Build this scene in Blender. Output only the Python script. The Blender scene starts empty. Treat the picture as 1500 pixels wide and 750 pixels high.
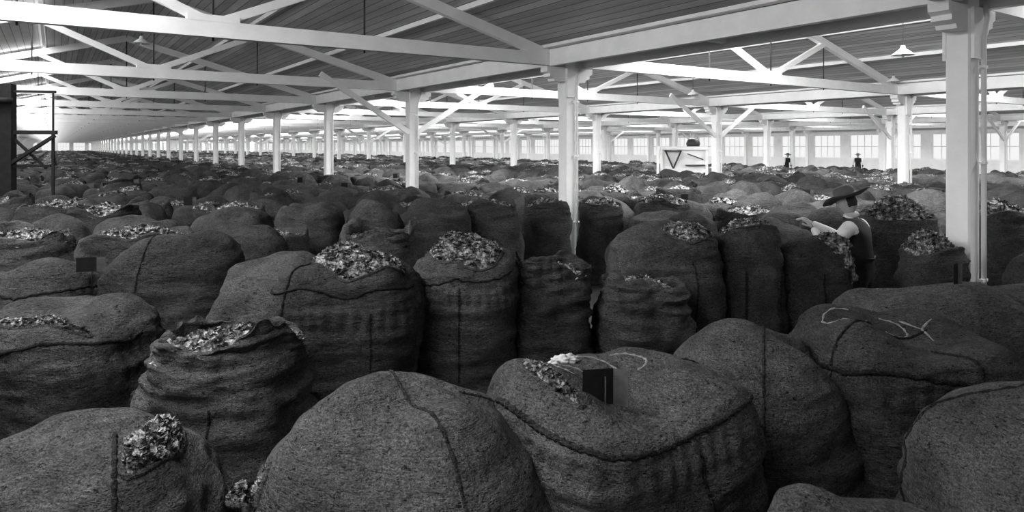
import bpy, bmesh, math, random
from mathutils import Vector, Matrix, noise
from mathutils.bvhtree import BVHTree
random.seed(7)
D=bpy.data; SC=bpy.context.scene
H=2.15
TH=math.radians(33.86); CT,ST=math.cos(TH),math.sin(TH)
def B(x,y,z=0): return Vector((CT*x-ST*y, ST*x+CT*y, z))
SC.view_settings.view_transform='Standard'
SC.view_settings.look='None'
# ---------------------------------------------------------------- materials
def newmat(name):
    m=D.materials.new(name); m.use_nodes=True
    nt=m.node_tree; nt.nodes.clear()
    out=nt.nodes.new('ShaderNodeOutputMaterial'); b=nt.nodes.new('ShaderNodeBsdfPrincipled')
    nt.links.new(b.outputs[0],out.inputs[0])
    return m,nt,b
def g(v): return (v,v,v,1)
def ramp(nt,src,stops):
    r=nt.nodes.new('ShaderNodeValToRGB'); e=r.color_ramp.elements
    while len(e)<len(stops): e.new(0.5)
    for i,(p,v) in enumerate(stops): e[i].position=p; e[i].color=g(v)
    nt.links.new(src,r.inputs[0]); return r.outputs[0]
def noise_n(nt,vec,scale,detail=4,rough=.6):
    n=nt.nodes.new('ShaderNodeTexNoise'); n.inputs['Scale'].default_value=scale
    n.inputs['Detail'].default_value=detail; n.inputs['Roughness'].default_value=rough
    nt.links.new(vec,n.inputs['Vector']); return n.outputs['Fac']
def mixc(nt,a,b,fac=1.0,mode='MULTIPLY'):
    m=nt.nodes.new('ShaderNodeMixRGB'); m.blend_type=mode; m.inputs[0].default_value=fac
    nt.links.new(a,m.inputs[1]); nt.links.new(b,m.inputs[2]); return m.outputs[0]
def objc(nt): return nt.nodes.new('ShaderNodeTexCoord').outputs['Object']
def scaled(nt,c,s):
    m=nt.nodes.new('ShaderNodeMapping'); m.inputs['Scale'].default_value=s; nt.links.new(c,m.inputs[0]); return m.outputs[0]
def bump(nt,b,src,dist,strength=1.0,prev=None):
    n=nt.nodes.new('ShaderNodeBump'); n.inputs['Distance'].default_value=dist; n.inputs['Strength'].default_value=strength
    nt.links.new(src,n.inputs['Height'])
    if prev: nt.links.new(prev,n.inputs['Normal'])
    nt.links.new(n.outputs[0],b.inputs['Normal']); return n.outputs[0]
def burlap(name,v):
    m,nt,b=newmat(name); c=objc(nt)
    lo=ramp(nt,noise_n(nt,c,3.1,6,.65),[(.28,v*.45),(.72,v*1.65)])
    fk=ramp(nt,noise_n(nt,scaled(nt,c,(1,1,2.2)),40,3,.7),[(.33,.2),(.40,1.0)])
    th=ramp(nt,noise_n(nt,scaled(nt,c,(1,1,7)),34,4,.7),[(.3,.55),(.7,1.45)])
    gr=ramp(nt,noise_n(nt,c,150,3,.7),[(.3,.4),(.7,1.6)])
    col=mixc(nt,mixc(nt,mixc(nt,lo,fk),gr),th)
    oi=nt.nodes.new('ShaderNodeObjectInfo')
    col=mixc(nt,col,ramp(nt,oi.outputs['Random'],[(0,.72),(1,1.25)]))
    nt.links.new(col,b.inputs['Base Color']); b.inputs['Roughness'].default_value=1
    b.inputs['Specular IOR Level'].default_value=.05
    w1=nt.nodes.new('ShaderNodeTexWave'); w1.bands_direction='Z'; w1.inputs['Scale'].default_value=60; w1.inputs['Distortion'].default_value=2.5
    w2=nt.nodes.new('ShaderNodeTexWave'); w2.bands_direction='DIAGONAL'; w2.inputs['Scale'].default_value=50; w2.inputs['Distortion'].default_value=2.5
    nt.links.new(c,w1.inputs[0]); nt.links.new(c,w2.inputs[0])
    ww=mixc(nt,w1.outputs[0],w2.outputs[0],.5,'MIX')
    p=bump(nt,b,ww,.004,.6)
    p=bump(nt,b,noise_n(nt,c,70,3,.7),.012,.9,p)
    p=bump(nt,b,noise_n(nt,scaled(nt,c,(1,1,2.6)),16,5,.65),.032,1.0,p)
    bump(nt,b,noise_n(nt,c,6,4,.6),.05,.7,p)
    return m
M_BUR=burlap('burlap',.052)
M_SEAM=burlap('burlap_seam',.022)
def wool():
    m,nt,b=newmat('raw_wool'); c=objc(nt)
    col=ramp(nt,noise_n(nt,c,22,5,.8),[(.38,.010),(.5,.13),(.63,.55)])
    nt.links.new(col,b.inputs['Base Color']); b.inputs['Roughness'].default_value=1
    b.inputs['Specular IOR Level'].default_value=.02
    bump(nt,b,noise_n(nt,c,60,4,.7),.02,.8); return m
M_WOOL=wool()
def plain(name,v,var=.15,sc=6,rough=.7,metal=0,bd=.003,spec=.3):
    m,nt,b=newmat(name); c=objc(nt)
    col=ramp(nt,noise_n(nt,c,sc,5),[(.3,v*(1-var)),(.7,min(1,v*(1+var)))])
    nt.links.new(col,b.inputs['Base Color']); b.inputs['Roughness'].default_value=rough
    b.inputs['Metallic'].default_value=metal; b.inputs['Specular IOR Level'].default_value=spec
    bump(nt,b,noise_n(nt,c,sc*6,4),bd,.6); return m
M_CHALK=plain('chalk_mark',.16,.5,60)
M_WHITE=plain('whitewashed_timber',.88,.06,3,.65)
M_DARKT=plain('dark_timber',.015,.4,8)
M_METAL=plain('dark_metal',.03,.3,10,.5,.3)
M_FLOOR=plain('floor_boards',.05,.4,2,.8)
M_WALL=plain('painted_wall',.8,.06,2)
M_TAG=plain('tin_ticket',.018,.3,20,.45)
M_TAGL=plain('tin_ticket_face',.10,.3,20,.5)
M_VEST=plain('waistcoat_cloth',.012,.3,25,.9)
M_SHIRT=plain('shirt_cloth',.6,.12,20,.9,0,.008)
M_TROU=plain('trouser_cloth',.02,.3,20,.9)
M_SKIN=plain('skin',.3,.1,15,.6)
M_HAIR=plain('hair',.02,.3,60,.8)
M_HAT=plain('felt_hat',.08,.2,20,.95)
M_PAPER=plain('paper',.5,.2,20)
def roofmat():
    m,nt,b=newmat('roof_boards'); c=objc(nt)
    sp=nt.nodes.new('ShaderNodeSeparateXYZ'); nt.links.new(c,sp.inputs[0])
    mu=nt.nodes.new('ShaderNodeMath'); mu.operation='MULTIPLY'; mu.inputs[1].default_value=1/.15; nt.links.new(sp.outputs[0],mu.inputs[0])
    fr=nt.nodes.new('ShaderNodeMath'); fr.operation='FRACT'; nt.links.new(mu.outputs[0],fr.inputs[0])
    fl=nt.nodes.new('ShaderNodeMath'); fl.operation='FLOOR'; nt.links.new(mu.outputs[0],fl.inputs[0])
    wn=nt.nodes.new('ShaderNodeTexWhiteNoise'); wn.noise_dimensions='1D'; nt.links.new(fl.outputs[0],wn.inputs['W'])
    groove=ramp(nt,fr.outputs[0],[(0,.15),(.05,.2),(.14,1.0)])
    tone=ramp(nt,wn.outputs['Value'],[(0,.72),(1,1.15)])
    col=mixc(nt,groove,tone)
    st=ramp(nt,noise_n(nt,scaled(nt,c,(3,.4,1)),1.2,4),[(.3,.40),(.7,.68)])
    col=mixc(nt,col,st)
    nt.links.new(col,b.inputs['Base Color']); b.inputs['Roughness'].default_value=.5
    return m
M_ROOF=roofmat()
def emis(name,s):
    m=D.materials.new(name); m.use_nodes=True; nt=m.node_tree; nt.nodes.clear()
    o=nt.nodes.new('ShaderNodeOutputMaterial'); e=nt.nodes.new('ShaderNodeEmission'); e.inputs[1].default_value=s
    nt.links.new(e.outputs[0],o.inputs[0]); return m
M_GLASS=emis('daylit_window_glass',.92)
# ---------------------------------------------------------------- helpers
def link(o,parent=None):
    SC.collection.objects.link(o)
    if parent: o.parent=parent
    return o
def mkobj(name,me,loc=(0,0,0),rz=0,parent=None):
    o=D.objects.new(name,me); o.location=loc; o.rotation_euler=(0,0,rz); return link(o,parent)
def empty(name,loc=(0,0,0),rz=0):
    o=D.objects.new(name,None); o.location=loc; o.rotation_euler=(0,0,rz); o.empty_display_size=.2; return link(o)
def tomesh(bm,name,mats,smooth=False):
    me=D.meshes.new(name); bm.normal_update(); bm.to_mesh(me); bm.free()
    for m in mats: me.materials.append(m)
    if smooth:
        for p in me.polygons: p.use_smooth=True
    return me
def beam(bm,p0,p1,w,h,mi=0,up=Vector((0,0,1))):
    p0=Vector(p0);p1=Vector(p1); d=(p1-p0).normalized()
    if abs(d.dot(up))>.99: up=Vector((0,1,0))
    s=d.cross(up).normalized(); u=s.cross(d).normalized()
    vs=[]
    for p in (p0,p1):
        for a,b_ in ((-1,-1),(1,-1),(1,1),(-1,1)):
            vs.append(bm.verts.new(p+s*a*w/2+u*b_*h/2))
    fs=[(0,3,2,1),(4,5,6,7),(0,1,5,4),(1,2,6,5),(2,3,7,6),(3,0,4,7)]
    for f in fs:
        fc=bm.faces.new([vs[i] for i in f]); fc.material_index=mi
def tube(bm,pts,r,mi=0,sides=6,closed=False):
    pts=[Vector(p) for p in pts]; n=len(pts); rings=[]
    for i,p in enumerate(pts):
        a=pts[i-1] if (i>0 or closed) else p; b_=pts[(i+1)%n] if (i<n-1 or closed) else p
        d=(b_-a)
        if d.length<1e-7: d=Vector((0,0,1))
        d.normalize(); up=Vector((0,0,1)) if abs(d.z)<.9 else Vector((1,0,0))
        s=d.cross(up).normalized(); u=s.cross(d)
        rr=r(i) if callable(r) else r
        rings.append([bm.verts.new(p+(s*math.cos(t)+u*math.sin(t))*rr) for t in [2*math.pi*k/sides for k in range(sides)]])
    for i in range(n if closed else n-1):
        A=rings[i];C=rings[(i+1)%n]
        for k in range(sides):
            f=bm.faces.new((A[k],A[(k+1)%sides],C[(k+1)%sides],C[k])); f.material_index=mi; f.smooth=True
    if not closed:
        for R in (rings[0][::-1],rings[-1]):
            f=bm.faces.new(R); f.material_index=mi
def lathe(bm,prof,segs=24,c=(0,0,0),mi=0,sx=1,sy=1):
    c=Vector(c); rings=[]
    for r,z in prof:
        if r<1e-5: rings.append([bm.verts.new(c+Vector((0,0,z)))])
        else: rings.append([bm.verts.new(c+Vector((r*sx*math.cos(2*math.pi*k/segs),r*sy*math.sin(2*math.pi*k/segs),z))) for k in range(segs)])
    for A,C in zip(rings,rings[1:]):
        for k in range(segs):
            k2=(k+1)%segs
            if len(A)==1 and len(C)==1: continue
            if len(A)==1: f=bm.faces.new((A[0],C[k2],C[k]))
            elif len(C)==1: f=bm.faces.new((A[k],A[k2],C[0]))
            else: f=bm.faces.new((A[k],A[k2],C[k2],C[k]))
            f.material_index=mi; f.smooth=True
# ---------------------------------------------------------------- building
W=11.04; R1=7.14; Y0=2.99; S=6.0; NK=31
ZT=3.47
def rowx(i): return R1+W*i
YS=-3.2; YE=Y0+S*NK-1
bm=bmesh.new(); 
beam(bm,(rowx(-2)+33,-12,-.1),(rowx(-2)+33,YE+1,-.1),70,.2)
mkobj('floor',tomesh(bm,'floor',[M_FLOOR]),rz=TH)
ZR0=3.82; PIT=.27; ZAP=ZR0+PIT*(W/2-.3)
bm=bmesh.new()
def slab(x0,z0,x1,z1,y0,y1,t=.06):
    v=[bm.verts.new((x,y,z+dz)) for dz in (0,t) for (x,z) in ((x0,z0),(x1,z1)) for y in (y0,y1)]
    for f in ((0,1,3,2),(4,6,7,5),(0,4,5,1),(2,3,7,6),(0,2,6,4),(1,5,7,3)): bm.faces.new([v[i] for i in f])
for i in range(-2,4):
    a=rowx(i)+.3; m_=rowx(i)+W/2; b_=rowx(i+1)-.3
    slab(a,ZR0,m_,ZAP,YS,YE); slab(m_,ZAP,b_,ZR0,YS,YE)
    slab(b_,ZR0-.02,b_+.6,ZR0-.02,YS,YE,.04)
mkobj('ceiling',tomesh(bm,'roof_lining',[M_ROOF]),rz=TH)
bm=bmesh.new()
for i in range(-1,4):
    a=rowx(i)
    for u in (2.0,3.7,W-3.7,W-2.0):
        d=min(u,W-u); z=ZR0+PIT*(d-.3)-.04
        beam(bm,(a+u,YS,z),(a+u,YE,z),.06,.08)
mkobj('roof_purlins',tomesh(bm,'purlins',[M_WHITE]),rz=TH)
for i in range(-1,5):
    bm=bmesh.new()
    for s in (-1,1):
        beam(bm,(s*.36,YS,ZT+.14),(s*.36,YE,ZT+.14),.10,.27)
        beam(bm,(s*.44,YS,ZT+.31),(s*.44,YE,ZT+.31),.2,.05)
    beam(bm,(0,YS,ZT+.16),(0,YE,ZT+.16),.62,.04,1)
    for k in range(NK-1):
        beam(bm,(-.3,Y0+S*k+3,ZT+.09),(.3,Y0+S*k+3,ZT+.09),.06,.06)
    mkobj('valley_girder',tomesh(bm,'valley_girder',[M_WHITE,M_ROOF]),loc=B(rowx(i),0),rz=TH)
def post_mesh():
    bm=bmesh.new()
    beam(bm,(0,0,0),(0,0,ZT+.13),.21,.21)
    bmesh.ops.bevel(bm,geom=[e for e in bm.edges if abs((e.verts[0].co-e.verts[1].co).z)>1],offset=.016,segments=1,affect='EDGES')
    prof=[(-.48,ZT-.004),(-.48,ZT-.09),(-.42,ZT-.12),(-.42,ZT-.17),(-.34,ZT-.20),(-.32,ZT-.24),(.32,ZT-.24),(.34,ZT-.20),(.42,ZT-.17),(.42,ZT-.12),(.48,ZT-.09),(.48,ZT-.004)]
    A=[bm.verts.new((x,-.09,z)) for x,z in prof]; C=[bm.verts.new((x,.09,z)) for x,z in prof]
    bm.faces.new(A); bm.faces.new(C[::-1]); n=len(prof)
    for k in range(n): bm.faces.new((A[k],C[k],C[(k+1)%n],A[(k+1)%n]))
    for s in (-1,1):
        beam(bm,(0,s*.122,ZT-.50),(0,s*.122,ZT-.02),.18,.03)
    beam(bm,(0,0,0),(0,0,.18),.30,.30)
    tube(bm,[(.10,-.14,.05),(.10,-.14,ZT-.3),(.18,-.14,ZT-.1),(.20,-.1,ZT+.04)],.024,0,10)
    for z in (.9,2.0,2.9): beam(bm,(.03,-.14,z),(.14,-.14,z),.04,.025)
    lathe(bm,[(0,-.03),(.03,-.03),(.035,0),(.02,.04),(0,.045)],10,(.15,-.02,1.86),1)
    bmesh.ops.recalc_face_normals(bm,faces=bm.faces)
    return tomesh(bm,'timber_post',[M_WHITE,M_METAL])
PM=post_mesh(); POSTS=[]
for i in range(-1,5):
    for k in range(0,NK):
        p=B(rowx(i),Y0+S*k); POSTS.append((p.x,p.y))
        mkobj('timber_post',PM,loc=p,rz=TH)
def truss_mesh(knee):
    bm=bmesh.new()
    zt=ZT+.115
    beam(bm,(.40,0,zt),(W-.40,0,zt),.13,.20)
    def zr(u): return ZR0+PIT*(min(u,W-u)-.3)-.09-.08
    beam(bm,(.42,0,zt+.08),(W/2,0,zr(W/2)),.11,.16)
    beam(bm,(W-.42,0,zt+.08),(W/2,0,zr(W/2)),.11,.16)
    for s in (-1,1):
        uq=W/2+s*1.95
        beam(bm,(W/2+s*.08,0,zt+.1),(uq,0,zr(uq)-.04),.09,.11)
        tube(bm,[(uq,0,zt-.14),(uq,0,zr(uq))],.013,1,6)
    tube(bm,[(W/2,0,zt-.14),(W/2,0,zr(W/2)+.05)],.015,1,6)
    beam(bm,(W/2-.3,0,zt+.13),(W/2+.3,0,zt+.13),.14,.08)
    if knee:
        for s in (-1,1):
            x0=0 if s>0 else W
            beam(bm,(x0+s*.1,-.09,ZT-.98),(x0+s*2.25,-.09,zt+.18),.07,.12)
    bmesh.ops.recalc_face_normals(bm,faces=bm.faces)
    return tomesh(bm,'roof_truss',[M_WHITE,M_METAL])
TM=truss_mesh(False); TK=truss_mesh(True)
for i in range(-2,4):
    for k in range(NK):
        mkobj('roof_truss',TK if k%5==2 else TM,loc=B(rowx(i),Y0+S*k),rz=TH)
def wall_with_windows(name,p0,p1,zt,wn,wz0=1.25,wz1=3.1,ww=2.2,gap=.8):
    p0=Vector(p0);p1=Vector(p1);L=(p1-p0).length;d=(p1-p0)/L
    bm=bmesh.new()
    beam(bm,p0+Vector((0,0,wz0/2)),p1+Vector((0,0,wz0/2)),.2,wz0)
    beam(bm,p0+Vector((0,0,(wz1+zt)/2)),p1+Vector((0,0,(wz1+zt)/2)),.2,zt-wz1)
    n=int(L/(ww+gap)); st=L/n
    for j in range(n+1):
        c=p0+d*st*j
        beam(bm,c-d*gap/2+Vector((0,0,(wz0+wz1)/2)),c+d*gap/2+Vector((0,0,(wz0+wz1)/2)),.2,wz1-wz0)
    mkobj(name,tomesh(bm,name,[M_WALL]),rz=TH)
    bm=bmesh.new()
    for j in range(n):
        c=p0+d*st*(j+.5)
        for t in (-.25,0,.25):
            q=c+d*ww*t; beam(bm,q+Vector((0,0,wz0)),q+Vector((0,0,wz1)),.05,.05)
        for zz in (wz0+.03,(wz0+wz1)/2,wz1-.03):
            beam(bm,c-d*ww/2+Vector((0,0,zz)),c+d*ww/2+Vector((0,0,zz)),.06,.06)
        nrm=d.cross(Vector((0,0,1)))*(.02)
        vs=[bm.verts.new(c+nrm+d*a*ww/2+Vector((0,0,z))) for a,z in ((-1,wz0),(1,wz0),(1,wz1),(-1,wz1))]
        f=bm.faces.new(vs); f.material_index=1
    mkobj(wn,tomesh(bm,wn,[M_WHITE,M_GLASS]),rz=TH)
wall_with_windows('wall_right',(rowx(4)+.8,YS,0),(rowx(4)+.8,YE,0),ZR0+.1,'window_1')
wall_with_windows('wall_back',(rowx(-2),YE,0),(rowx(4)+.8,YE,0),ZAP+.1,'window_2')
wall_with_windows('wall_left',(rowx(-2)-.2,YS,0),(rowx(-2)-.2,YE,0),ZR0+.1,'window_3')
for i in range(-2,4):
    for j in range(16):
        y=6+12*j
        pw=1600 if j<2 else 950
        if i>=2: pw=850
        if i<=-1 and j==0: pw=850
        if i<=-1 and j>0: pw=450
        L=D.lights.new('roof_fill_lamp','AREA'); L.shape='RECTANGLE'; L.size=1.9; L.size_y=11.2; L.energy=pw  # area lamp added under the solid roof slope to brighten the hall
        o=D.objects.new('roof_fill_lamp',L); link(o)
        u=3.9; z=ZR0+PIT*(u-.3)-.03
        tilt=math.atan(PIT)
        o.matrix_world=Matrix.Translation(B(rowx(i)+u-1.05,y,z-PIT*1.05))@Matrix.Rotation(TH,4,'Z')@Matrix.Rotation(-tilt,4,'Y')
# ---------------------------------------------------------------- bags
def catmull(P,n):
    out=[]; m=len(P)-1
    for q in range(n+1):
        t=q/n*m; i=min(int(t),m-1); f=t-i
        p0=P[max(i-1,0)];p1=P[i];p2=P[i+1];p3=P[min(i+2,m)]
        out.append(tuple(.5*((2*p1[a])+(-p0[a]+p2[a])*f+(2*p0[a]-5*p1[a]+4*p2[a]-p3[a])*f*f+(-p0[a]+3*p1[a]-3*p2[a]+p3[a])*f**3) for a in (0,1)))
    return out
PROFS={
 'dome':[(0,0),(.80,.0),(.93,.06),(1.0,.25),(1.01,.42),(.96,.58),(.85,.74),(.64,.88),(.33,.972),(0,1.0)],
 'round':[(0,0),(.80,.0),(.93,.06),(1.0,.25),(1.02,.45),(1.0,.65),(.92,.81),(.74,.92),(.42,.98),(0,1.0)],
 'full':[(0,0),(.82,.0),(.94,.06),(1.0,.25),(1.02,.5),(1.01,.72),(.96,.86),(.84,.945),(.50,.985),(0,1.0)],
 'open':[(0,0),(.80,.0),(.92,.06),(.99,.25),(1.01,.45),(.99,.7),(.95,.86),(.91,.95),(.88,1.0),(.84,.99),(.82,.95),(.82,.90)],
}
def flakes(bm,fn,n,size,mi=1):
    for _ in range(n):
        p=fn()
        if p is None: continue
        s=size*random.uniform(.4,1.3)
        ax=Vector((random.gauss(0,1),random.gauss(0,1),random.gauss(0,.35))).normalized()
        bx=ax.cross(Vector((random.gauss(0,.7),random.gauss(0,.7),1))).normalized(); nz=ax.cross(bx)
        rows=[]
        for a in (-1,0,1):
            rows.append([bm.verts.new(p+ax*a*s*.5+bx*b_*s*.34*random.uniform(.6,1.2)+nz*(s*.22*(1-a*a))*random.uniform(.3,1.4)) for b_ in (-1,1)])
        for A,C in zip(rows,rows[1:]):
            f=bm.faces.new((A[0],A[1],C[1],C[0])); f.material_index=mi; f.smooth=True
def make_bag(name,rx,ry,h,seed,kind='round',n=2.8,seg=80,rings=56,wr=.018,patch=None,seams=(),ringseam=None,chalk=(),flk=260,fsz=.045,slope=0,plift=.07,fill=None):
    bm=bmesh.new(); so=Vector((seed*7.13,seed*3.7,seed*1.9))
    prof=catmull(PROFS['open' if kind in('open','slack') else kind],rings)
    grid=[]; openk=kind in('open','slack')
    for qi,(r,z) in enumerate(prof):
        ring=[]; r=max(r,0)
        for k in range(seg):
            t=2*math.pi*k/seg; c,s=math.cos(t),math.sin(t)
            sup=(abs(c)**n+abs(s)**n)**(-1/n)
            x=rx*r*sup*c; y=ry*r*sup*s; zz=z*h
            lf=noise.noise(Vector((c*1.1,s*1.1,z*2.0))+so)
            x*=1+.13*lf; y*=1+.13*lf
            zz+=z*z*h*.10*noise.noise(Vector((x*2.6,y*2.6,3))+so)
            zz+=slope*x*z*z
            if kind=='slack' and z>.7:
                q=(z-.7)/.3
                zz+=q*.07*noise.noise(Vector((c*1.6,s*1.6,5))+so)+q*.03*noise.noise(Vector((c*5,s*5,5))+so)
                rr=1-.06*q+.07*q*noise.noise(Vector((c*2.6,s*2.6,z*2))+so)+.05*q*noise.noise(Vector((c*7,s*7,z*2))+so)
                x*=rr;y*=rr
            if kind=='open' and z>.85: zz+=.03*noise.noise(Vector((c*2,s*2,5))+so)
            ring.append(Vector((x,y,max(zz,0))))
        grid.append(ring)
    vg=[]
    for qi,ring in enumerate(grid):
        if qi==0 or (qi==len(grid)-1 and not openk):
            c=sum(ring,Vector())/len(ring); vg.append([bm.verts.new(c)])
        else: vg.append([bm.verts.new(p) for p in ring])
    for A,C in zip(vg,vg[1:]):
        for k in range(seg):
            k2=(k+1)%seg
            if len(A)==1: f=bm.faces.new((A[0],C[k2],C[k]))
            elif len(C)==1: f=bm.faces.new((A[k],A[k2],C[0]))
            else: f=bm.faces.new((A[k],A[k2],C[k2],C[k]))
            f.smooth=True
    bm.normal_update()
    amp=wr*(1.9 if kind=='slack' else 1.3 if kind=='open' else 1)
    for v in bm.verts:
        p=v.co; zf=p.z/h
        a=noise.noise(Vector((p.x*1.8,p.y*1.8,p.z*8.5))+so)
        b_=noise.noise(Vector((p.x*4.5,p.y*4.5,p.z*4))+so*2)
        c_=noise.noise(Vector((p.x*9,p.y*9,p.z*22))+so)
        e_=noise.noise(Vector((p.x*3.5,p.y*3.5,p.z*19))+so*3)
        lo=noise.noise(Vector((p.x*2.1,p.y*2.1,p.z*2.1))+so*4)
        sidew=max(0,1-abs(v.normal.z)*1.0)
        d=amp*((.5-abs(a)*2.2)*sidew*1.1+b_*1.1+c_*.5+(.3-abs(e_)*1.2)*sidew*.9)+.045*lo
        if ringseam:
            d+=.010*math.exp(-((zf-ringseam[0]+.07)/.06)**2)*math.sin(math.atan2(p.y,p.x)*38+3*b_)*sidew
        if p.z<.02: d*=0
        v.co=p+v.normal*d
    for v in bm.verts:
        if v.co.z<0: v.co.z=0
    bm.normal_update()
    bv=BVHTree.FromBMesh(bm)
    def down(x,y):
        h_=bv.ray_cast(Vector((x,y,h+1)),Vector((0,0,-1)))[0]
        return h_.z if h_ else None
    if openk:
        R=.86; base=h*.90; vv=[]; nr=14; sg=40
        upv=fill if fill is not None else (.17 if kind=='open' else .09)
        def wz(x,y):
            rr=math.hypot(x/rx,y/ry)
            return base+(h*upv)*(1-rr*rr)*.75+.045*noise.noise(Vector((x*6,y*6,1))+so)+.03*noise.noise(Vector((x*16,y*16,1))+so)+slope*x
        for a in range(nr+1):
            if a==0: vv.append([bm.verts.new((0,0,wz(0,0)))]); continue
            rg=[]
            for k in range(sg):
                t=2*math.pi*k/sg; c,s=math.cos(t),math.sin(t); sup=(abs(c)**n+abs(s)**n)**(-1/n)
                x=rx*R*sup*a/nr*c; y=ry*R*sup*a/nr*s
                rg.append(bm.verts.new((x,y,wz(x,y))))
            vv.append(rg)
        for A,C in zip(vv,vv[1:]):
            for k in range(sg):
                k2=(k+1)%sg
                f=bm.faces.new((A[0],C[k],C[k2])) if len(A)==1 else bm.faces.new((A[k],C[k],C[k2],A[k2]))
                f.material_index=1
        def fp():
            t=random.uniform(0,6.283); r=math.sqrt(random.random())*.80
            x=rx*r*math.cos(t); y=ry*r*math.sin(t); return Vector((x,y,wz(x,y)+.008))
        flakes(bm,fp,flk,fsz)
    if patch:
        px,py,pa,pb,pr=patch; cr,sr=math.cos(pr),math.sin(pr); vv=[]; nr=10; sg=36
        def pt(r,t,lift):
            k=1+.14*noise.noise(Vector((math.cos(t)*1.5,math.sin(t)*1.5,9))+so)
            a=pa*r*k*math.cos(t); b_=pb*r*k*math.sin(t); x=px+a*cr-b_*sr; y=py+a*sr+b_*cr
            z=down(x,y)
            if z is None or z<h*.6: z=h*.75
            return Vector((x,y,z+lift*(1-r*r)+(.008 if r<1 else -.004)+(.4*plift*noise.noise(Vector((x*13,y*13,2))+so) if r<.95 else 0)))
        for a in range(nr+1):
            if a==0: vv.append([bm.verts.new(pt(0,0,plift))]); continue
            vv.append([bm.verts.new(pt(a/nr,2*math.pi*k/sg,plift)) for k in range(sg)])
        for A,C in zip(vv,vv[1:]):
            for k in range(sg):
                k2=(k+1)%sg
                f=bm.faces.new((A[0],C[k],C[k2])) if len(A)==1 else bm.faces.new((A[k],C[k],C[k2],A[k2]))
                f.material_index=1
        flakes(bm,lambda:(pt(math.sqrt(random.random())*.97,random.uniform(0,6.283),plift)+Vector((0,0,.004))),flk,fsz)
        rim=[pt(1.02,2*math.pi*k/60,0)+Vector((0,0,.004)) for k in range(60)]
        tube(bm,rim,lambda i:.010+.012*abs(noise.noise(Vector((i*.4,seed,0)))),0,6,True)
    for sm in seams:
        az,e0,e1,ox,oy,rad=sm; pts=[]
        for q in range(61):
            e=math.radians(e0+(e1-e0)*q/60); dr=Vector((math.cos(e)*math.cos(az),math.cos(e)*math.sin(az),math.sin(e)))
            c=Vector((ox,oy,h*.5)); hit=bv.ray_cast(c+dr*4,-dr)[0]
            if hit and hit.z>.02: pts.append(hit+dr*rad*.1+Vector((0,0,rad*.3*math.sin(q*2.1))))
        if len(pts)>2: tube(bm,pts,lambda i:rad*(1+.35*math.sin(i*2.4)),3,6)
    if ringseam:
        el,a0,a1,rad=ringseam; pts=[]
        for q in range(121):
            t=a0+(a1-a0)*q/120; c_,s_=math.cos(t),math.sin(t)
            sup=(abs(c_)**n+abs(s_)**n)**(-1/n)
            c=Vector((0,0,h*.2)); tgt=Vector((rx*sup*c_*.93,ry*sup*s_*.93,h*el+.012*noise.noise(Vector((q*.2,seed,0))))); dr=(tgt-c).normalized()
            hit=bv.ray_cast(c+dr*4,-dr)[0]
            if hit: pts.append(hit+dr*rad*.2)
        tube(bm,pts,lambda i:rad*(1+.3*math.sin(i*2.7)),3,6)
    for line in chalk:
        pts=[]
        for (x0,y0),(x1,y1) in zip(line,line[1:]):
            for q in range(5):
                x=x0+(x1-x0)*q/5; y=y0+(y1-y0)*q/5; z=down(x,y)
                if z: pts.append(Vector((x,y,z-.003)))
        if len(pts)>2: tube(bm,pts,lambda i:.0065+.002*math.sin(i*1.3),2,6)
    me=tomesh(bm,name,[M_BUR,M_WOOL,M_CHALK,M_SEAM])
    return me
TAKEN=[]
def bag(x,y,rx,ry,h,kind='round',rz=0,seed=None,name='wool_bag',**kw):
    if seed is None: seed=len(TAKEN)+11
    me=make_bag(name,rx,ry,h,seed,kind,**kw)
    o=mkobj(name,me,loc=(x,y,0),rz=rz); TAKEN.append((x,y,max(rx,ry))); return o
def top_of(o,x,y):
    M=Matrix.Translation(o.location)@Matrix.Rotation(o.rotation_euler.z,4,'Z'); me=o.data
    bv=BVHTree.FromPolygons([M@v.co for v in me.vertices],[p.vertices[:] for p in me.polygons])
    return bv.ray_cast(Vector((x,y,5)),Vector((0,0,-1)))[0].z
r=math.radians
def arc(cx,cy,ra,a0,a1,n=8): return [(cx+ra*math.cos(r(a0+(a1-a0)*q/n)),cy+ra*math.sin(r(a0+(a1-a0)*q/n))) for q in range(n+1)]
bag(-.40,2.55,.62,.58,1.27,'dome',seed=61,n=2.2,seg=190,rings=130,wr=.016,seams=[(r(-60),5,175,.0,.0,.007),(r(20),10,70,0,0,.006)],patch=(-.50,-.22,.07,.05,0),plift=.04,flk=160,fsz=.022)
BALE=bag(.42,2.80,.49,.44,1.25,'full',rz=r(36),seed=12,n=4.2,seg=190,rings=130,wr=.013,slope=-.03,seams=[(r(-95),-20,45,.05,0,.008),(r(-10),0,60,0,0,.007)],ringseam=(.90,r(-200),r(15),.012),patch=(-.33,.02,.16,.035,r(95)),plift=.025,flk=260,fsz=.022,
    chalk=[arc(.02,.16,.13,-60,150),arc(.22,.16,.1,-100,90),arc(-.12,.12,.08,0,240)])
bag(1.22,3.45,.52,.48,1.26,'dome',seed=13,n=2.5,seg=160,rings=110,wr=.016,seams=[(r(-110),0,170,.05,0,.007)])
bag(2.02,3.55,.52,.50,1.22,'full',rz=r(-6),seed=14,n=2.8,seg=160,rings=110,wr=.018,seams=[(r(-150),-10,110,0,0,.008),(r(-70),-5,70,.0,0,.008)],ringseam=(.9,r(-190),r(-60),.012),
    chalk=[arc(-.25,.08,.11,60,360),arc(-.02,.12,.10,90,-120),[(.08,.2),(.16,.12),(.26,.2)],[(.16,.12),(.16,-.04)]])
TB=bag(2.72,4.45,.62,.50,1.23,'round',n=2.6,seg=120,rings=80)
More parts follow.
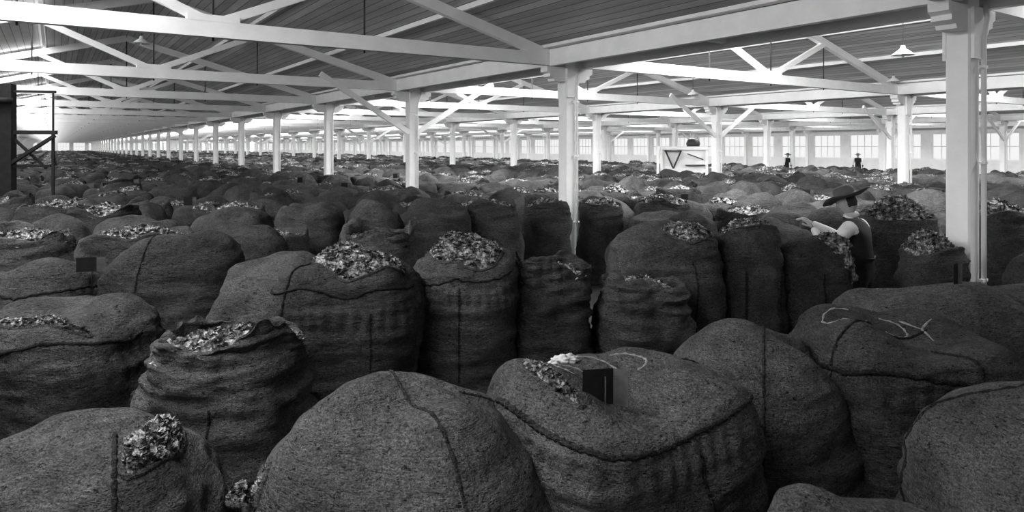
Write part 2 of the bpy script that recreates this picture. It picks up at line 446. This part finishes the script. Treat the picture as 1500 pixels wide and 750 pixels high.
bag(3.62,4.62,.50,.48,1.17,'full',n=2.6,seg=120,rings=80)
bag(1.92,2.38,.44,.46,1.29,'round',n=3.0,seg=150,rings=110,wr=.016,seams=[(r(150),-10,120,0,0,.007)])
bag(1.05,1.98,.38,.34,1.10,'round',n=2.5,seg=120,rings=80)
bag(-1.38,2.20,.54,.50,1.27,'dome',n=2.6,seg=160,rings=110,wr=.026,patch=(.22,.02,.06,.22,.2),plift=.035,flk=420,fsz=.028,seams=[(r(-60),0,90,.1,0,.008)])
bag(-1.46,3.52,.42,.40,1.22,'slack',n=2.5,seg=190,rings=140,wr=.020,flk=650,fsz=.04,seams=[(r(-150),-20,40,0,0,.010),(r(-80),0,40,0,0,.007)])
bag(-2.46,3.72,.47,.44,1.29,'full',n=2.8,seg=140,rings=100,wr=.02,patch=(.06,-.27,.27,.035,0),plift=.03,flk=220,fsz=.03,ringseam=(.88,r(-180),r(0),.010))
bag(-1.12,4.62,.48,.44,1.42,'full',n=2.8,seg=170,rings=120,wr=.018,patch=(.12,-.12,.28,.25,0),flk=900,fsz=.035,seams=[(r(-125),-25,70,0,0,.009),(r(-60),-25,40,0,0,.007)],ringseam=(.84,r(-170),r(-10),.008))
bag(-1.72,4.95,.42,.40,1.36,'round')
bag(-.37,5.18,.38,.38,1.39,'full',n=2.8,seg=140,rings=100,wr=.018,patch=(.02,-.06,.27,.24,0),flk=800,fsz=.035,seams=[(r(-90),-25,50,0,0,.008)],ringseam=(.84,r(-170),r(-10),.008))
bag(.31,5.42,.34,.33,1.25,'slack',n=3,seg=140,rings=100,wr=.018,flk=240,fsz=.035)
bag(1.02,5.35,.35,.32,1.10,'slack',n=3,seg=140,rings=100,wr=.018,flk=300,fsz=.035,fill=.14)
bag(1.34,6.0,.50,.44,1.42,'full',n=2.7,seg=120,rings=90,patch=(.17,-.12,.22,.24,.3),flk=520,fsz=.04,seams=[(r(-70),-25,50,0,0,.008)])
bag(2.12,6.15,.29,.30,1.42,'open',n=3,flk=420,fsz=.045,fill=.20,seams=[(r(-60),-30,50,0,0,.02),(r(-110),-30,50,0,0,.012)])
bag(2.70,6.22,.34,.36,1.31,'full',n=2.6,patch=(.17,-.14,.17,.17,0),flk=420,fsz=.045,seams=[(r(-90),-25,50,0,0,.008)])
bag(4.02,7.12,.36,.38,1.44,'open',n=2.6,flk=620,fsz=.06,fill=.3)
bag(3.86,6.30,.27,.26,1.22,'open',n=2.6,flk=480,fsz=.05,fill=.3)
bag(5.15,7.2,.42,.4,1.44,'open',n=2.6,flk=420,fsz=.06,fill=.24)
bag(4.6,5.7,.42,.40,1.20,'round')
bag(-2.57,5.25,.55,.48,1.46,'round',n=2.5,seg=130,rings=90,seams=[(r(-100),-10,160,0,0,.007)])
bag(-3.42,4.95,.48,.44,1.34,'round',n=2.7,seg=120,rings=80,ringseam=(.9,r(-180),r(0),.009))
bag(-3.50,6.40,.50,.42,1.34,'open',n=2.4,flk=800,fsz=.05)
bag(-4.60,6.40,.50,.42,1.34,'slack',n=2.4,flk=500,fsz=.05,fill=.14)
bag(-2.58,6.55,.42,.42,1.38,'round')
bag(-1.30,6.65,.38,.36,1.34,'slack',flk=300)
bag(-3.40,8.35,.50,.46,1.42,'round'); bag(-2.52,8.5,.42,.42,1.44,'full'); bag(-1.72,8.5,.40,.42,1.42,'round'); bag(-.95,8.8,.42,.42,1.42,'full')
bag(-.36,9.35,.48,.44,1.36,'open',flk=500,fsz=.06); bag(.52,10.2,.36,.38,1.32,'open',flk=300,fsz=.06); bag(1.42,10.9,.36,.36,1.28,'open',flk=300,fsz=.06); bag(2.3,10.4,.44,.4,1.36,'open',flk=400,fsz=.06)
bag(-4.35,8.0,.48,.44,1.34,'round'); bag(-5.3,8.9,.42,.42,1.34,'open',flk=400,fsz=.06); bag(-6.2,9.3,.46,.44,1.36,'open',flk=400,fsz=.06); bag(-6.6,8.2,.42,.42,1.3,'round')
MAN=(3.40,6.66)
MACH=(-10.15,14.2); SCALE=(6.1,24.5)
VAR=[]
for j in range(12):
    kd=['round','full','open','round','open','full','slack','round','full','round','full','round'][j]
    pp=(.08*(-1)**j,-.08,.24,.2,0) if j in(1,8) else None
    VAR.append(make_bag('wool_bag_variant',.42+.03*(j%3),.42,1.14+.05*(j%4),100+j,kd,seg=44,rings=28,flk=110,fsz=.065,patch=pp))
def clear(x,y,rad):
    for a,b_,c in TAKEN:
        if (a-x)**2+(b_-y)**2<(c+rad*.92)**2: return False
    for a,b_ in POSTS:
        if (a-x)**2+(b_-y)**2<(.15+rad)**2: return False
    if (MAN[0]-x)**2+(MAN[1]-y)**2<.65**2: return False
    if (MACH[0]-x)**2+(MACH[1]-y)**2<1.5**2: return False
    if (SCALE[0]-x)**2+(SCALE[1]-y)**2<1.4**2: return False
    if 5.4<y<10.4 and -.09*y-.1<x<.17*y+.1: return False
    return True
rm=random.Random(3)
field=empty('wool_bag_stacks')
cnt=0
POSTS=[p for p in POSTS if p[1]<45]
FAR=34; XEND=rowx(2)-.3
for iy in range(0,70):
    for ix in range(-40,60):
        bx=ix*.95+(iy%2)*.3+rm.uniform(-.06,.06); by=iy*.95+rm.uniform(-.06,.06)
        p=B(bx,by)
        if bx>XEND: continue
        if p.y<1.5 or p.y>FAR or abs(p.x)>.80*p.y+1.2: continue
        if p.y<8 and abs(p.x)<.5*p.y and p.y<6.5: continue
        if p.y<4.6 and abs(p.x)<.9*p.y: continue
        if p.y<6.2 and 0<p.x<4.4: continue
        if not clear(p.x,p.y,.42): continue
        o=mkobj('wool_bag',rm.choice(VAR),loc=(p.x,p.y,0),rz=rm.uniform(0,6.28),parent=field)
        o.scale=(rm.uniform(.92,1.06),rm.uniform(.92,1.06),rm.uniform(.92,1.08)); cnt+=1
print('mid bags',cnt)
LOW=[]
for j in range(4):
    LOW.append(make_bag('lowbag',.45,.45,1.16+.04*j,200+j,['round','full','open','full'][j],seg=14,rings=10,flk=14,fsz=.12))
def block(seed):
    rr=random.Random(seed); bm=bmesh.new()
    for a in range(11):
        for b_ in range(6):
            x=.55+a*.99; y=.5+b_*1.0
            me=rr.choice(LOW); bm2=bmesh.new(); bm2.from_mesh(me)
            M=Matrix.Translation((x+rr.uniform(-.06,.06),y+rr.uniform(-.05,.05),0))@Matrix.Rotation(rr.uniform(0,6.28),4,'Z')@Matrix.Diagonal((1,1,rr.uniform(.9,1.08),1))
            bmesh.ops.transform(bm2,matrix=M,verts=bm2.verts)
            t=D.meshes.new('t'); bm2.to_mesh(t); bm2.free(); bm.from_mesh(t); D.meshes.remove(t)
    return tomesh(bm,'wool_bag_block',[M_BUR,M_WOOL,M_CHALK,M_SEAM])
BL=[block(s) for s in (1,2,3)]
for i in range(-2,2):
    for k in range(-1,NK-1):
        y=Y0+S*k
        cs=[B(rowx(i)+a,y+b_) for a in(0,W) for b_ in (0,S)]
        if min(q.y for q in cs)<FAR-9: continue
        if all(abs(q.x)>.80*q.y+2 for q in cs): continue
        if max(q.y for q in cs)<FAR: continue
        mkobj('wool_bag_block',BL[rm.randint(0,2)],loc=B(rowx(i),y),rz=TH,parent=field)
# ---------------------------------------------------------------- people
def skin_mesh(verts,edges,radii,sub=2,root=0):
    me=D.meshes.new('sk'); me.from_pydata([Vector(v) for v in verts],edges,[]); o=D.objects.new('sk',me); link(o)
    md=o.modifiers.new('s','SKIN'); md.use_smooth_shade=True
    sv=me.skin_vertices[0].data
    for i,rr in enumerate(radii):
        sv[i].radius=rr if isinstance(rr,tuple) else (rr,rr); sv[i].use_root=(i==root)
    s=o.modifiers.new('d','SUBSURF'); s.levels=sub; s.render_levels=sub
    dg=bpy.context.evaluated_depsgraph_get(); dg.update()
    m2=D.meshes.new_from_object(o.evaluated_get(dg)); D.objects.remove(o)
    for p in m2.polygons: p.use_smooth=True
    return m2
def man_mesh(hands):
    J={}; V=[];E=[];Rr=[]
    def a(n,p,rr,par=None):
        J[n]=len(V); V.append(p); Rr.append(rr)
        if par: E.append((J[par],J[n]))
    a('pel',(0,0,.95),(.18,.14)); a('waist',(0,.0,1.08),(.17,.125),'pel'); a('chest',(0,.03,1.26),(.19,.135),'waist'); a('uch',(0,.05,1.38),(.17,.12),'chest')
    a('nk',(0,.07,1.47),.068,'uch'); a('nk2',(0,.10,1.54),.060,'nk')
    for s,hn in ((-1,'L'),(1,'R')):
        hp=Vector(hands[hn]); sh=Vector((s*.20,.05,1.40)); mid=(sh+hp)/2; 
        L=(hp-sh).length; bend=math.sqrt(max(0,.29**2-(L/2)**2)); el=mid+Vector((s*.5,-.1,-.85)).normalized()*bend
        a('sh'+hn,tuple(sh),.075,'uch'); a('ua'+hn,tuple(sh.lerp(el,.5)),.064,'sh'+hn); a('el'+hn,tuple(el),.052,'ua'+hn)
        a('fa'+hn,tuple(el.lerp(hp,.4)),.050,'el'+hn); a('wr'+hn,tuple(el.lerp(hp,.97)),.032,'fa'+hn)
        a('hip'+hn,(s*.10,0,.88),.10,'pel'); a('th'+hn,(s*.115,.01,.68),.088,'hip'+hn); a('kn'+hn,(s*.12,.02,.48),.062,'th'+hn)
        a('ca'+hn,(s*.125,-.01,.32),.058,'kn'+hn); a('an'+hn,(s*.13,-.02,.09),.040,'ca'+hn); a('hl'+hn,(s*.13,.03,.045),.045,'an'+hn); a('to'+hn,(s*.15,.19,.035),.034,'hl'+hn)
    me=skin_mesh(V,E,Rr,3)
    for m in (M_VEST,M_SHIRT,M_TROU,M_SKIN,M_METAL): me.materials.append(m)
    sj={h:[Vector(V[J[x+h]]) for x in('sh','ua','el','fa','wr')] for h in 'LR'}
    for p in me.polygons:
        c=p.center; mi=0
        if c.z<.98: mi=2
        if c.z<.10: mi=4
        if c.z>1.49 and abs(c.x)<.09: mi=3
        for h in 'LR':
            pts=sj[h]; dm=min((c-(pts[q].lerp(pts[q+1],t))).length for q in range(4) for t in (0,.25,.5,.75,1))
            if dm<.12 and c.z>1.0 and (abs(c.x)>.205 or (c.y>.20 and (c-pts[0]).length>.16)): mi=1
        p.material_index=mi
    return me,sj
def hand_mesh(wr,dirv,side):
    d=dirv.normalized(); up=Vector((0,0,1)); s=d.cross(up).normalized()*side; u=s.cross(d).normalized()*side
    if u.z<0: u=-u
    V=[tuple(wr),tuple(wr+d*.045),tuple(wr+d*.085)];E=[(0,1),(1,2)];R=[(.024,.018),(.036,.016),(.038,.014)]
    for off,l in ((-.030,.060),(-.010,.074),(.010,.078),(.029,.070)):
        b0=len(V); base=wr+d*.088+s*off
        for t,dr in ((0,0),(.4,.006),(.75,.022),(1,.045)):
            V.append(tuple(base+d*l*t*.95-u*dr+s*off*.35*t)); R.append((.0095-.0018*t,)*2)
        E+= [(2,b0),(b0,b0+1),(b0+1,b0+2),(b0+2,b0+3)]
    b0=len(V)
    for p in (wr+d*.03-s*.034-u*.004,wr+d*.055-s*.056-u*.015,wr+d*.082-s*.064-u*.028): V.append(tuple(p)); R.append((.011,.011))
    E+=[(1,b0),(b0,b0+1),(b0+1,b0+2)]
    me=skin_mesh(V,E,R,1); me.materials.append(M_SKIN); return me
def head_obj(parent,loc,yaw,pitch):
    bm=bmesh.new(); bmesh.ops.create_icosphere(bm,subdivisions=5,radius=1)
    for v in bm.verts:
        x,y,z=v.co; 
        sx,sy,sz=.076,.098,.118
        if z<-.1: k=1+.42*(z+.1); sx*=k; sy*=(1+.25*(z+.1))
        X=Vector((x*sx,y*sy,z*sz))
        if y>0:
            X.y+=.026*math.exp(-((x/.16)**2+((z+.14)/.17)**2)); 
            X.y+=.008*math.exp(-((x/.5)**2+((z-.22)/.10)**2))
            for s in(-1,1): X.y-=.012*math.exp(-(((x-s*.40)/.17)**2+((z-.02)/.11)**2))
            X.y+=.008*math.exp(-((x/.28)**2+((z+.50)/.07)**2)); X.y-=.006*math.exp(-((x/.3)**2+((z+.46)/.02)**2))
            X.y+=.012*math.exp(-((x/.3)**2+((z+.85)/.15)**2))
        v.co=X
    for f in bm.faces:
        f.smooth=True; c=f.calc_center_median()
        if (c.z>.055 and c.y<.075) or (c.y<-.02 and c.z>-.05): f.material_index=1
    for s in(-1,1):
        lathe(bm,[(0,-.011),(.008,-.008),(.0115,0),(.008,.008),(0,.011)],12,(s*.031,.082,.002),2)
        tube(bm,[(s*.074,-.005+.014*math.cos(t),.002+.028*math.sin(t)) for t in [q*.55 for q in range(12)]],.006,0,6)
        lathe(bm,[(0,-.02),(.012,0),(0,.02)],8,(s*.072,-.005,.0),0,.5,1)
    o=mkobj('head',tomesh(bm,'head',[M_SKIN,M_HAIR,M_PAPER]),parent=parent)
    o.location=loc; o.rotation_euler=(pitch,0,yaw)
    bm=bmesh.new()
    seg=48; prof=[(.225,.018),(.21,.008),(.16,.0),(.110,.0),(.104,.02),(.100,.07),(.092,.105),(.07,.122),(.035,.112),(0,.104)]
    prof=[(.095,-.004),(.16,-.006),(.222,.010)]+prof
    lathe(bm,prof,seg,(0,0,0),0,.92,1.05)
    for v in bm.verts:
        rr=math.hypot(v.co.x,v.co.y)
        if rr>.12: v.co.z+=.35*(v.co.x**2)-.25*max(0,v.co.y)**2+.012*math.sin(3*math.atan2(v.co.y,v.co.x))
        elif v.co.z>.08: v.co.z-=.02*math.exp(-(v.co.x/.03)**2)
    lathe(bm,[(.112,.003),(.1115,.006),(.107,.030),(.104,.030)],seg,(0,0,0),1,.92,1.05)
    ht=mkobj('hat',tomesh(bm,'hat',[M_HAT,M_METAL]),parent=o); ht.location=(0,-.008,.052); ht.rotation_euler=(-.05,0,0)
    return o
def make_man(name,x,y,rz,hands,pitch=-.5,sc=1):
    e=empty(name,(x,y,0),rz); e.scale=(sc,sc,sc); me,sj=man_mesh(hands); mkobj('body',me,parent=e)
    for h,s in (('L',1),('R',-1)):
        w=sj[h][4]; dv=(sj[h][4]-sj[h][3]); hm=hand_mesh(w-dv.normalized()*.01,dv,s); mkobj('hand_'+h.lower(),hm,parent=e)
    head_obj(e,(0,.125,1.63),0,pitch)
    bm=bmesh.new(); tube(bm,[(.07*math.cos(t),.085+.062*math.sin(t),1.485+.015*math.sin(t)) for t in [q*math.pi/12 for q in range(24)]],.012,0,8,True)
    tube(bm,[(-.13,-.10,1.10),(0,-.125,1.09),(.13,-.10,1.10)],.010,1,6)
    mkobj('collar',tomesh(bm,'collar',[M_SHIRT,M_VEST]),parent=e)
    return e
man=make_man('man_sorting_wool',MAN[0],MAN[1],r(48),{'L':(-.33,.36,1.40),'R':(.06,.50,1.40)},-.35,.98)
for (x,y,a) in ((17.9,44.5,200),(22.3,44,150)):
    make_man('warehouse_worker',x,y,r(a),{'L':(-.28,.12,.86),'R':(.28,.12,.86)},0,.97)
# ---------------------------------------------------------------- props
def ticket(name,x,y,z,rz,w,h_,tilt=0,fold=.012):
    e=empty(name,(x,y,z),rz); bm=bmesh.new()
    vs=[[bm.verts.new((w*(a/6-.5),fold*(1-abs(a-4)/2.5),zz)) for a in range(7)] for zz in (0.03,0.03+h_)]
    for a in range(6):
        f=bm.faces.new((vs[0][a],vs[0][a+1],vs[1][a+1],vs[1][a])); f.material_index=1 if a>=4 else 0
    bmesh.ops.solidify(bm,geom=bm.faces[:],thickness=.003)
    mkobj('plate',tomesh(bm,'plate',[M_TAG,M_TAGL]),parent=e)
    bm=bmesh.new(); tube(bm,[(0,.012,-.10),(0,.012,.03+h_*.8)],.004,0,6); mkobj('spike',tomesh(bm,'spike',[M_METAL]),parent=e)
    e.rotation_euler=(tilt,0,rz)
    return e
ticket('bag_ticket',.355,2.60,top_of(BALE,.355,2.60)-.035,r(-10),.17,.135,r(-8),.05)
ticket('bag_ticket',-2.93,4.75,1.25,r(5),.19,.10)
ticket('bag_ticket',2.84,4.35,top_of(TB,2.84,4.35)-.03,r(8),.07,.13)
for q in range(10):
    xx=rm.uniform(-.6,.6); yy=rm.uniform(11,24); z=1.17
    ticket('bag_ticket',xx*yy,yy,z,rm.uniform(-.4,.4),.2,.14)
def pendant(x,y,z,ztop):
    e=empty('pendant_lamp',(x,y,z)); bm=bmesh.new()
    lathe(bm,[(.17,-.03),(.165,-.025),(.09,.035),(.04,.07),(.03,.12),(0,.125),(0,.12),(.025,.11),(.035,.065),(.085,.028),(.168,-.034),(.17,-.03)],24,mi=0)
    mkobj('shade',tomesh(bm,'shade',[M_WHITE]),parent=e)
    bm=bmesh.new(); tube(bm,[(0,0,.12),(0,0,ztop-z)],.006,0,6); mkobj('cord',tomesh(bm,'cord',[M_METAL]),parent=e)
    bm=bmesh.new(); lathe(bm,[(0,-.07),(.02,-.06),(.028,-.035),(.02,0),(.012,.03),(0,.05)],12); mkobj('bulb',tomesh(bm,'bulb',[M_PAPER]),parent=e)
def roofz(x,y):
    bx=CT*x+ST*y; u=(bx-R1)%W; return ZR0+PIT*(min(u,W-u)-.3)
for (x,y,z) in ((6.3,11.0,3.66),(5.3,20,3.7),(-7.6,14,4.3),(9.5,17,3.8),(14,24,3.8)):
    pendant(x,y,z,roofz(x,y))
e=empty('weighing_scale',(SCALE[0],SCALE[1],0),0); bm=bmesh.new()
for sx in(-.8,.8):
    for sy in(-.3,.3): beam(bm,(sx,sy,0),(sx,sy,2.1),.08,.08)
beam(bm,(-.84,-.3,2.1),(.84,-.3,2.1),.1,.12); beam(bm,(-.84,-.3,1.3),(.84,-.3,1.3),.1,.12); beam(bm,(-.84,.3,2.1),(.84,.3,2.1),.1,.12)
beam(bm,(0,-.26,1.3),(0,-.26,2.1),1.6,.02,0)
beam(bm,(0,0,.2),(0,0,.3),1.6,.8,0)
mkobj('frame',tomesh(bm,'frame',[M_WHITE]),parent=e)
bm=bmesh.new()
beam(bm,(-.68,-.37,2.02),(-.40,-.37,1.38),.13,.03); beam(bm,(-.40,-.37,1.38),(-.12,-.37,2.02),.13,.03); beam(bm,(-.68,-.37,2.0),(-.12,-.37,2.0),.08,.03)
beam(bm,(.05,-.37,1.5),(.7,-.37,1.5),.22,.03)
beam(bm,(.1,-.37,1.9),(.65,-.37,1.7),.09,.03)
lathe(bm,[(0,0),(.22,0),(.25,.1),(.2,.25),(0,.3)],16,(.4,0,2.16))
mkobj('beam_and_weights',tomesh(bm,'vb',[M_METAL]),parent=e)
e=empty('bale_hoist',(MACH[0],MACH[1],0),r(10)); bm=bmesh.new()
beam(bm,(-.3,0,0),(-.3,0,3.45),.22,.22); beam(bm,(.55,.0,0),(.55,.0,2.45),.05,.05)
beam(bm,(-.3,0,2.45),(.62,0,2.45),.08,.08); beam(bm,(-.3,-.05,1.75),(.60,-.05,2.38),.10,.06); beam(bm,(-.3,.05,2.4),(.4,.05,1.7),.06,.05)
beam(bm,(-.3,0,1.75),(.5,0,1.75),.07,.06); beam(bm,(-.6,0,3.3),(.6,0,3.3),.05,.05); beam(bm,(.55,0,2.4),(.55,0,3.3),.03,.03)
for q in range(5): beam(bm,(-.9,0,.4+q*.45),(-.3,0,.4+q*.45),.05,.05)
beam(bm,(-.9,0,0),(-.9,0,3.4),.10,.10)
lathe(bm,[(0,-.05),(.16,-.05),(.17,0),(.16,.05),(0,.05)],18,(-.3,-.18,3.1))
mkobj('frame',tomesh(bm,'hoist',[M_DARKT]),parent=e)
# loose tuft of wool on the sewn bale
bm=bmesh.new(); bmesh.ops.create_icosphere(bm,subdivisions=4,radius=1)
for v in bm.verts:
    c=v.co.copy(); k=1+.5*noise.noise(c*2.2)+.3*noise.noise(c*6)
    v.co=Vector((c.x*.06*k,c.y*.035*k,c.z*.022*k))
mkobj('wool_tuft',tomesh(bm,'wool_tuft',[M_PAPER],True),loc=(.23,3.0,top_of(BALE,.23,3.0)+.008),rz=.4)
# ---------------------------------------------------------------- world, camera
w=D.worlds.new('World'); SC.world=w; w.use_nodes=True
w.node_tree.nodes['Background'].inputs[0].default_value=g(1); w.node_tree.nodes['Background'].inputs[1].default_value=.42
cam=D.cameras.new('camera'); co=D.objects.new('camera',cam); link(co)
co.location=(0,0,H); co.rotation_euler=(math.pi/2,0,0)
cam.sensor_width=36; cam.lens=36*1000/1500; cam.shift_y=-160/1500; cam.clip_start=.05; cam.clip_end=600
SC.camera=co
